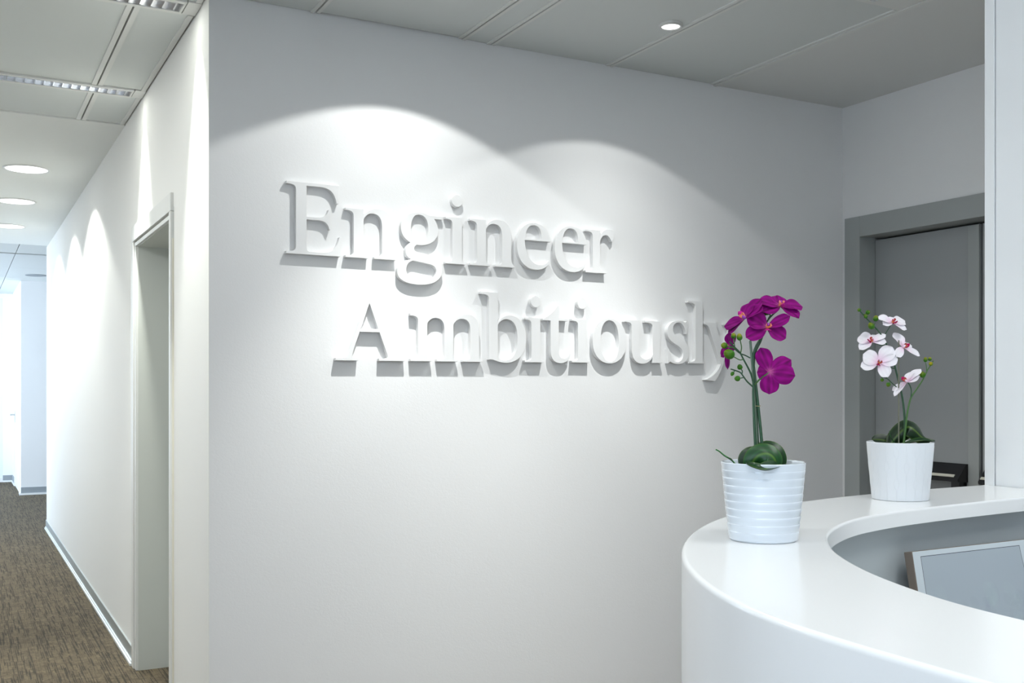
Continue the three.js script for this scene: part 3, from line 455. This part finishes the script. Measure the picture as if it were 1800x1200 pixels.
  // strap leaf along a path with a given width; keeled, with a paler midrib and edge
  function leaf(pts, W, { up = [0, 1, 0], keel = 0.18, twist = 0, dark = 1 } = {}) {
    const c = new THREE.CatmullRomCurve3(pts.map((p) => V3(p).multiplyScalar(C)), false, 'centripetal'), nu = 28, nv = 12, P = [], cols = [], ix = [], side = (nu + 1) * (nv + 1);
    for (const s of [1, -1]) for (let i = 0; i <= nu; i++) {
      const u = i / nu, o = c.getPointAt(u), t = c.getTangentAt(u), B = new THREE.Vector3().crossVectors(V3(up), t).normalize().applyAxisAngle(t, twist * u), Nn = new THREE.Vector3().crossVectors(t, B).normalize(), w = W / 2 * Math.pow(Math.sin(Math.PI * Math.min(0.995, 0.12 + 0.87 * u)), 0.6) * C;
      for (let j = 0; j <= nv; j++) {
        const v = j / nv * 2 - 1, q = o.clone().addScaledVector(B, v * w).addScaledVector(Nn, (keel * v * v * W / 2 + s * 0.03) * C); P.push(q.x, q.y, q.z);
        const m = Math.exp(-(v * v) * 160) * 0.5 + Math.max(0, Math.abs(v) - 0.9) * 2.2, b = (0.8 + 0.25 * Math.sin(v * 24)) * dark; cols.push(0.008 * b + 0.13 * m, 0.055 * b + 0.22 * m, 0.012 * b + 0.02 * m);
      }
    }
    for (const s of [0, 1]) for (let i = 0; i < nu; i++) for (let j = 0; j < nv; j++) { const a = s * side + i * (nv + 1) + j, b = a + nv + 1; s ? ix.push(a, a + 1, b, b, a + 1, b + 1) : ix.push(a, b, a + 1, b, b + 1, a + 1); }
    const g = new THREE.BufferGeometry(); g.setAttribute('position', new THREE.Float32BufferAttribute(P, 3)); g.setAttribute('color', new THREE.Float32BufferAttribute(cols, 3)); g.setIndex(ix); g.computeVertexNormals(); return g;
  }
  const lathe = (pts, n = 96) => new THREE.LatheGeometry(pts.map(([x, y]) => new THREE.Vector2(x * C, y * C)), n);
  function mossMat(parent, r, y) { // rough bed of moss on top of the soil
    const g = new THREE.CircleGeometry(r * C, 48, 0, Math.PI * 2); g.rotateX(-Math.PI / 2);
    const b = new THREE.SphereGeometry(r * C, 40, 16, 0, Math.PI * 2, 0, Math.PI / 2); const p = b.attributes.position;
    for (let i = 0; i < p.count; i++) { const x = p.getX(i), z = p.getZ(i); p.setY(i, p.getY(i) * 0.07 + 0.002 * (vnoise(G64, 64, x * 300, z * 300) - 0.5)); }
    b.translate(0, y * C, 0); b.computeVertexNormals(); part('moss', b, M.moss, parent);
  }
  const TURNED = -TURN;

  // ---- pot with horizontal ripples and the purple orchid
  const pot1 = thing('plant_pot', 'glossy white pot with horizontal ripples holding the purple orchid', 'pot', [0.341, 1.15, 2.434], TURNED);
  {
    const prof = [[0, 0], [5.0, 0], [5.2, 0.06], [5.32, 0.25]], Rr = (y) => 5.32 + (6.55 - 5.32) * Math.pow(y / 12.3, 0.9);
    for (let i = 1; i <= 393; i++) { // nine rings, each swelling upwards to a rounded shoulder
      const y = 0.25 + i * 0.03, b = ((y - 0.35) / 1.2) % 1, on = y > 0.35 && y < 11.15, swell = b < 0.8 ? (b / 0.8) ** 2 * (3 - 2 * b / 0.8) : Math.sqrt(Math.max(0, 1 - ((b - 0.8) / 0.2) ** 2));
      prof.push([Rr(y) + (on ? 0.075 * swell - 0.03 : 0), y]);
    }
    prof.push([6.56, 12.15], [6.52, 12.27], [6.42, 12.3], [6.3, 12.24], [6.22, 12.0], [5.7, 8.0], [5.3, 6.0], [0, 6.0]);
    part('pot_body', lathe(prof), M.pot, pot1); mossMat(pot1, 5.95, 10.6);
  }
  const o1 = thing('orchid', 'artificial purple orchid standing in the rippled pot', 'orchid', [0.341, 1.15, 2.434], TURNED);
  {
    const S = 11.11, q = (x, y, z = 0) => [(x - 1341) / S, (681 - y) / S + 24, z];        // photo offsets around the pot's own axis, turned into centimetres on the plant
    const G = (name, g, m) => part(name, g, m, o1);
    G('support_stick', tube([q(1331.5, 826), q(1331, 800), q(1327, 720), q(1322, 642), q(1318.5, 600)], 0.2, 0.2), stick);
    G('stem', tube([q(1328, 826, 0.2), q(1327, 800, 0.4), q(1323.5, 740, 0.6), q(1321.5, 690, 0.7), q(1321.5, 673, 0.8), q(1318, 660, 1), q(1313, 650, 1.3), q(1302, 632, 1.8), q(1295, 620, 2.0), q(1288, 613, 2.1), q(1281.5, 606.5, 2.2), q(1277.5, 601.5, 2.2)], 0.26, 0.1), darkStem);
    G('stem', tube([q(1342, 826, 0.1), q(1340, 800, 0.2), q(1334.5, 740, 0.2), q(1329.5, 692, 0.2), q(1326, 660, 0.2), q(1323.2, 625, 0.2), q(1328, 608, 0.3), q(1334, 597, 0.5), q(1338, 586, 0.6), q(1341, 578, 0.4)], 0.28, 0.16), darkStem);
    G('stem', tube([q(1335, 826, -0.3), q(1334, 800, -0.4), q(1331, 740, -0.4), q(1329, 690, -0.4), q(1326, 640, -0.4), q(1330, 616, -0.5), q(1338, 600, -0.6), q(1343, 586, -0.7), q(1348, 568, -0.8), q(1357, 555, -0.7), q(1368, 545, -0.5)], 0.22, 0.13), darkStem);
    G('tie', tube([q(1325, 713, 0.9), q(1331, 713.5, 0.8), q(1335, 713, 0.5), q(1331, 712.5, -0.6)], 0.05), wire);
    G('bud_stalk', tube([q(1325, 676, 0.4), q(1333, 666, 1), q(1340, 660, 1.6), q(1347, 654, 1.9)], 0.14, 0.13), green);
    G('bud_stalk', tube([q(1352, 560, -0.8), q(1356, 552, -1), q(1348, 552, -1.2), q(1344, 551, -1.3)], 0.1), green);
    G('bud_stalk', tube([q(1321.5, 680, 0.7), q(1310, 670, 1), q(1302, 660, 1.3), q(1298, 655, 1.3), q(1290, 651.5, 1.3), q(1281.5, 649, 1.3)], 0.13, 0.1), darkStem);
    G('bud_stalk', tube([q(1318, 629, 0.1), q(1309, 624.5, 0.2), q(1300, 621, 0.2), q(1290, 612, -0.2), q(1285, 608, -0.6)], 0.1), darkStem);
    for (const [pts, b, r, d, tone, lg] of [
      [[q(1288, 613, 2.1), q(1279, 611.5, 2.3), q(1271, 609.5, 2.5)], q(1266.5, 608.3, 2.6), 0.5, [-1, 0.15, 0.3], 0.15, 1.05],
      [[q(1286, 611, 2.1), q(1284.4, 603, 2.4), q(1283.3, 595, 2.5)], q(1283, 591.3, 2.5), 0.4, [0, 1, 0.2], 0.5, 1.1],
      [[q(1296.5, 621, 2), q(1297, 612, 2.4), q(1294, 599, 2.7)], q(1292.5, 593.6, 2.8), 0.45, [-0.15, 1, 0.1], 0.55, 1.25],
      [[q(1302, 632, 1.8), q(1294, 633, 2.4), q(1283, 628, 2.8)], q(1274, 623, 3), 0.78, [-0.9, 0.45, 0.2], -0.1, 1.15],
      [[q(1300.5, 657.5, 1.3), q(1300.8, 652, 1.4), q(1298, 648, 1.4)], q(1296.6, 645, 1.4), 0.42, [-0.3, 1, 0], -0.3, 1.05],
      [[q(1288, 651, 1.3), q(1286, 654, 1.4)], q(1283.5, 657, 1.4), 0.29, [-0.6, -1, 0], -0.3, 1.25],
      [[q(1303, 663.5, 1.3), q(1298, 664.5, 1.5)], q(1292, 665.2, 1.5), 0.44, [-1, 0, 0], -0.3, 1.05],
      [[q(1350, 552.5, -1.1), q(1347, 551, -1.2)], q(1343.5, 550.5, -1.3), 0.42, [-1, 0.1, 0], -0.1, 1.4], [[q(1340, 552, -1.3), q(1338, 551, -1.4)], q(1336.5, 550, -1.5), 0.3, [-1, 0.2, 0], -0.1, 1.2],
      [[q(1354, 551, -0.9), q(1353, 550, -1)], q(1351.5, 549.5, -1), 0.28, [-1, 0.2, 0], -0.2, 1.3],
    ]) { G('bud_stalk', tube(pts, 0.09, 0.08), tone < -0.2 ? darkStem : green); G('bud', bud(b, r, d, tone, lg), budMat); }
    bloom(o1, 'purple', q(1370, 538, 0.2), [0.12, 0.72, 0.68], [[168, 3.5, 2.4, 0.1], [2, 3.7, 2.2, 0.1], [92, 2.6, 2.2, 0.1], [206, 3.5, 2.2, 0], [-42, 3.6, 2.0, 0.02]], 270, 1);
    bloom(o1, 'purple', q(1307, 560, 0.9), [-0.68, 0.5, 0.54], [[34, 4.0, 2.6, 0.0], [62, 3.1, 2.2, 0.0], [8, 3.3, 1.9, 0.0], [168, 3.9, 1.9, 0.05], [184, 3.7, 1.5, -0.1]], 110, 1);
    bloom(o1, 'purple', q(1344, 576, 1.4), [0.05, 0.3, 0.95], [[150, 3.5, 2.6, 0.15], [22, 3.7, 1.5, 0.5], [-32, 3.2, 2.1, 0.05], [207, 3.7, 2.1, 0.05], [100, 1.4, 1.3, -0.7]], 268, 1.05);
    bloom(o1, 'purple', q(1347, 654, 2.0), [0.25, -0.05, -0.97], [[110, 3.9, 2.1, 0.1], [30, 3.6, 2.3, 0.15], [-10, 3.7, 2.6, 0.05], [-92, 3.3, 2.4, 0.1], [178, 1.9, 2.2, 0.3]], -52, 1.05);
    bloom(o1, 'purple', q(1283, 607, -0.7), [-0.62, -0.05, -0.78], [[96, 2.3, 1.7, 0], [224, 3.0, 1.3, 0.1], [262, 4.3, 1.2, 0.05], [42, 2.7, 1.1, 0.1], [-20, 1.6, 1.2, 0]], 230, 0.9);
    const lf = (pts, W, o) => G('leaf', leaf(pts, W, o), leafMat);
    lf([q(1332, 826, -0.6), q(1338, 802, -0.4), q(1348, 791, -0.2), q(1359, 792, 0.1), q(1368, 803, 0.4), q(1373, 826, 0.6)], 3.4, { keel: -0.15, dark: 0.8, up: [0, 0.5, 1] });
    lf([q(1317, 826, 1.2), q(1321, 806, 1.7), q(1331, 797, 2.1), q(1344, 796, 2.4), q(1353, 804, 2.7), q(1358, 826, 2.9)], 3.6, { keel: -0.2, dark: 1.3, up: [0, 0.35, 1] });
    lf([q(1366, 814, 2.5), q(1352, 813.5, 4.4), q(1337, 815.5, 5.9), q(1322, 818.5, 6.9), q(1308, 815, 6.7), q(1298, 811, 5.4)], 2.6, { keel: 0.3, dark: 0.9, up: [0, 1, 0.4] });
    lf([q(1313, 824, -1.5), q(1315, 808, -1.6), q(1322, 800, -1.6), q(1332, 797, -1.7), q(1343, 808, -1.6)], 2.6, { keel: -0.1, dark: 0.6, up: [0, 0.4, 1] });
    G('grass_blade', [leaf([q(1291, 816, 0.5), q(1283, 808, 0.3), q(1272, 801, 0), q(1264, 794, -0.2), q(1258, 790.5, -0.3)], 1.25, { keel: 0.2, dark: 5 }), leaf([q(1289, 815, 0.3), q(1284, 806, 0.2), q(1277, 804, 0.1)], 0.5, { dark: 2.6 })], leafMat);
    G('grass_blade', leaf([q(1298, 820, 1), q(1297, 812, 1), q(1296.5, 806, 1)], 0.3, { dark: 1.2 }), leafMat);
  }

  // ---- pot with vertical beaded ribs and the white orchid
  const pot2 = thing('plant_pot', 'satin white pot with vertical beaded ribs holding the white orchid', 'pot', [1.007, 1.15, 2.127], TURNED);
  {
    const n = 800, m = 120, P = [], ix = [], Rr = (y) => 5.75 + (6.88 - 5.75) * Math.pow(y / 12.35, 0.95);
    for (let j = 0; j <= m; j++) for (let i = 0; i <= n; i++) {
      const y = 0.12 + (12.2 - 0.12) * j / m, a = i / n * 20, col = Math.floor(a) % 20, u = (a - Math.floor(a) - 0.5) * 2 * Math.PI * 6.3 / 20; // centimetres off the rib line
      const ph = (y / 6.6 + [0.94, 0.424][col % 2]) % 1, oval = y < 1.8 ? 0 : Math.max(0, Math.cos((ph - 0.5) * Math.PI * 2) - 0.5) / 0.5, w = 0.05 + 0.4 * Math.sqrt(oval);
      const edge = Math.exp(-(((Math.abs(u) - w) / 0.06) ** 2)), inside = Math.max(0, Math.min(1, (w - Math.abs(u)) / 0.1)) * (oval > 0 ? 1 : 0);
      const relief = Math.max(0, Math.min(1, (11.8 - y) * 3)) * (0.06 * edge + 0.03 * inside), r = Rr(y) + relief, t = i / n * Math.PI * 2; P.push(r * Math.sin(t) * C, y * C, r * Math.cos(t) * C);
    }
    for (let j = 0; j < m; j++) for (let i = 0; i < n; i++) { const a = j * (n + 1) + i, b = a + n + 1; ix.push(a, a + 1, b, b, a + 1, b + 1); }
    const g = new THREE.BufferGeometry(); g.setAttribute('position', new THREE.Float32BufferAttribute(P, 3)); g.setIndex(ix); g.computeVertexNormals();
    part('pot_body', g, M.potMatte, pot2);
    part('rim', lathe([[6.868, 12.2], [6.86, 12.3], [6.78, 12.36], [6.66, 12.36], [6.58, 12.28], [6.5, 12.0], [6.1, 8.5], [0, 8.4]]), M.potMatte, pot2);
    part('base', lathe([[0, 0], [5.5, 0], [5.68, 0.04], [5.762, 0.12]]), M.potMatte, pot2); mossMat(pot2, 6.35, 11.0);
  }
  const o2 = thing('orchid', 'artificial white orchid with pink lips standing in the beaded pot', 'orchid', [1.007, 1.15, 2.127], TURNED);
  {
    const S = 8.156, q = (x, y, z = 0) => [(x - 1582) / S, (681 - y) / S + 24, z];
    const G = (name, g, m) => part(name, g, m, o2);
    G('support_stick', tube([q(1578, 785, 0.6), q(1578, 717, 0.6), q(1577.5, 660, 0.7), q(1577.5, 599, 0.8)], 0.15), paleStick);
    G('stem', tube([q(1588.5, 785), q(1590.3, 746), q(1588, 712), q(1584, 688), q(1579, 668), q(1574.5, 650), q(1570.5, 634), q(1566, 624), q(1561, 612), q(1556, 600), q(1549, 588), q(1538, 575), q(1526.5, 563), q(1519.5, 555.5), q(1514, 549), q(1510.5, 545.5)], 0.28, 0.12), darkStem);
    G('stem', tube([q(1586, 785, 0.5), q(1590.6, 748, 0.5), q(1592, 734, 0.5), q(1595, 716, 0.5), q(1600, 698, 0.5), q(1610, 683, 0.5), q(1622, 665, 0.4), q(1630, 649, 0.3), q(1635.5, 641, 0.3), q(1639, 634.5, 0.3)], 0.26, 0.11), green);
    G('bud_stalk', tube([q(1599.5, 699, 0.5), q(1599, 687, 0.9), q(1597, 680, 1.1), q(1593, 673, 1.2)], 0.13, 0.12), darkStem);
    G('bud_stalk', tube([q(1575.5, 679.5), q(1569, 675.5, 0.5), q(1562, 669.5, 0.8), q(1557, 665.5, 0.9), q(1551, 663.5, 0.9), q(1546.8, 663, 0.9)], 0.12, 0.09), darkStem);
    G('bud_stalk', tube([q(1553.5, 596), q(1556, 586, 0.3), q(1561, 577, 0.5), q(1566, 568, 0.4)], 0.12, 0.1), darkStem);
    G('bud_stalk', tube([q(1571, 632), q(1577, 626, 0.1), q(1583, 620, 0.1), q(1587, 613, 0.1)], 0.12, 0.1), darkStem);
    G('bud_stalk', tube([q(1575, 648), q(1565, 646, 0.4), q(1556, 643, 0.8), q(1545, 639, 1.2)], 0.12, 0.1), darkStem);
    G('bud_stalk', tube([q(1558, 607), q(1549, 606.5, -0.2), q(1538, 602, -0.2)], 0.11, 0.09), darkStem);
    for (const [pts, b, r, d, tone, lg] of [
      [[q(1512, 547.5), q(1511, 546)], q(1509.8, 544.6, 0.1), 0.4, [-0.8, 0.5, 0], 0, 1], [[q(1518, 553), q(1521, 551, 0.2)], q(1525, 548.8, 0.2), 0.48, [0.8, 0.5, 0], 0, 1.05], [[q(1522, 558.5), q(1521.5, 557.5, 0.3)], q(1520.6, 556, 0.4), 0.42, [-0.2, 1, 0.2], 0, 1.1],
      [[q(1538, 575), q(1534, 575, 0.3)], q(1530.2, 572.8, 0.4), 0.66, [-0.5, 0.85, 0], 0.25, 1.2], [[q(1536.5, 573), q(1537.3, 567, 0.2)], q(1538.8, 559.5, 0.2), 0.58, [0.15, 1, 0], 0.4, 1.15],
      [[q(1549, 664), q(1548, 666, 1)], q(1547.3, 667.8, 1.1), 0.37, [-0.3, -1, 0.3], -0.1, 1], [[q(1557.5, 665), q(1557, 661.5, 0.9)], q(1556.8, 658.4, 0.9), 0.34, [0, 1, 0], -0.2, 1.1], [[q(1562, 670, 0.8), q(1560.5, 672.5, 1)], q(1558, 675.8, 1.1), 0.48, [-0.4, -1, 0.2], 0, 1],
      [[q(1624, 661.5, 0.4), q(1622, 660, 0.6)], q(1619.2, 658, 0.7), 0.64, [-0.5, 0.8, 0.2], 0.1, 1.12], [[q(1628, 653, 0.3), q(1627, 644, 0.4), q(1626, 638, 0.4)], q(1625.4, 632, 0.4), 0.42, [0, 1, 0], 0.55, 1.35], [[q(1635, 641, 0.3), q(1634, 636, 0.4)], q(1633, 630.8, 0.4), 0.42, [0, 1, 0], 0.65, 1], [[q(1637, 638, 0.4), q(1635, 639, 0.6)], q(1633.7, 639.2, 0.7), 0.45, [-0.5, 0.4, 0.6], 0.95, 1],
    ]) { G('bud_stalk', tube(pts, 0.09, 0.08), green); G('bud', bud(b, r, d, tone, lg), budMat); }
    bloom(o2, 'white', q(1567, 567, 0.5), [0.15, 0.7, 0.7], [[163, 3.5, 2.3, 0.1], [18, 3.4, 2.8, 0.1], [-28, 3.5, 1.9, 0.0], [200, 2.6, 1.8, 0.0], [80, 1.9, 1.8, 0.1]], 300, 0.95);
    bloom(o2, 'white', q(1533, 600, -0.1), [-0.3, 0.66, 0.68], [[140, 3.2, 3.2, 0.1], [205, 3.3, 2.2, 0.0], [40, 2.3, 2.2, 0.0], [12, 3.2, 1.7, 0.25], [-22, 3.0, 1.8, 0.05]], 195, 1.0);
    bloom(o2, 'white', q(1541, 637, 1.4), [-0.12, 0.18, 0.97], [[150, 3.4, 2.8, 0.12], [48, 4.0, 2.8, 0.12], [8, 3.6, 2.2, 0.1], [192, 3.6, 2.0, 0.05], [-62, 3.3, 2.3, 0.05]], 248, 1.1);
    bloom(o2, 'white', q(1586.5, 610, 0.3), [0.38, 0.45, 0.8], [[118, 3.7, 2.7, 0.05], [-130, 3.6, 1.8, 0.0], [60, 2.0, 1.9, 0.0], [-18, 4.3, 1.5, 0.1], [20, 3.0, 1.5, 0.0]], 20, 1.0);
    bloom(o2, 'white', q(1590, 671, 1.4), [-0.72, 0.58, 0.38], [[12, 3.9, 2.2, 0.05], [42, 2.7, 1.9, 0.1], [-14, 2.9, 1.9, 0.0], [170, 3.7, 1.6, 0.05], [196, 4.1, 1.6, 0.0]], 105, 1.0);
    const lf = (pts, W, o) => G('leaf', leaf(pts, W, o), leafMat);
    lf([q(1568, 782, -1.2), q(1579, 766, -0.8), q(1590, 754, -0.2), q(1597, 750, 0.2), q(1606, 756, 0.6), q(1618, 768, 0.8), q(1632, 775, 1)], 4.2, { keel: -0.35, dark: 0.45, up: [0, 0.6, 1] });
    lf([q(1583, 780, 2.5), q(1594, 775.5, 3.4), q(1608, 773, 3.8), q(1620, 774, 3.8), q(1631, 775.5, 3.6)], 2.6, { keel: 0.3, dark: 0.7, up: [0, 1, 0.25] });
    lf([q(1575, 779, -2.5), q(1563, 775, -2.8), q(1550, 773.5, -3), q(1541, 773.5, -3)], 3.0, { keel: 0.1, dark: 0.4, up: [0, 0.8, 1] });
    G('grass_blade', leaf([q(1566, 781, 2.6), q(1561, 773, 2.6), q(1557.5, 765, 2.5), q(1555.5, 756, 2.4)], 0.75, { dark: 2.6 }), leafMat);
  }
}

renderer.render(scene, camera);
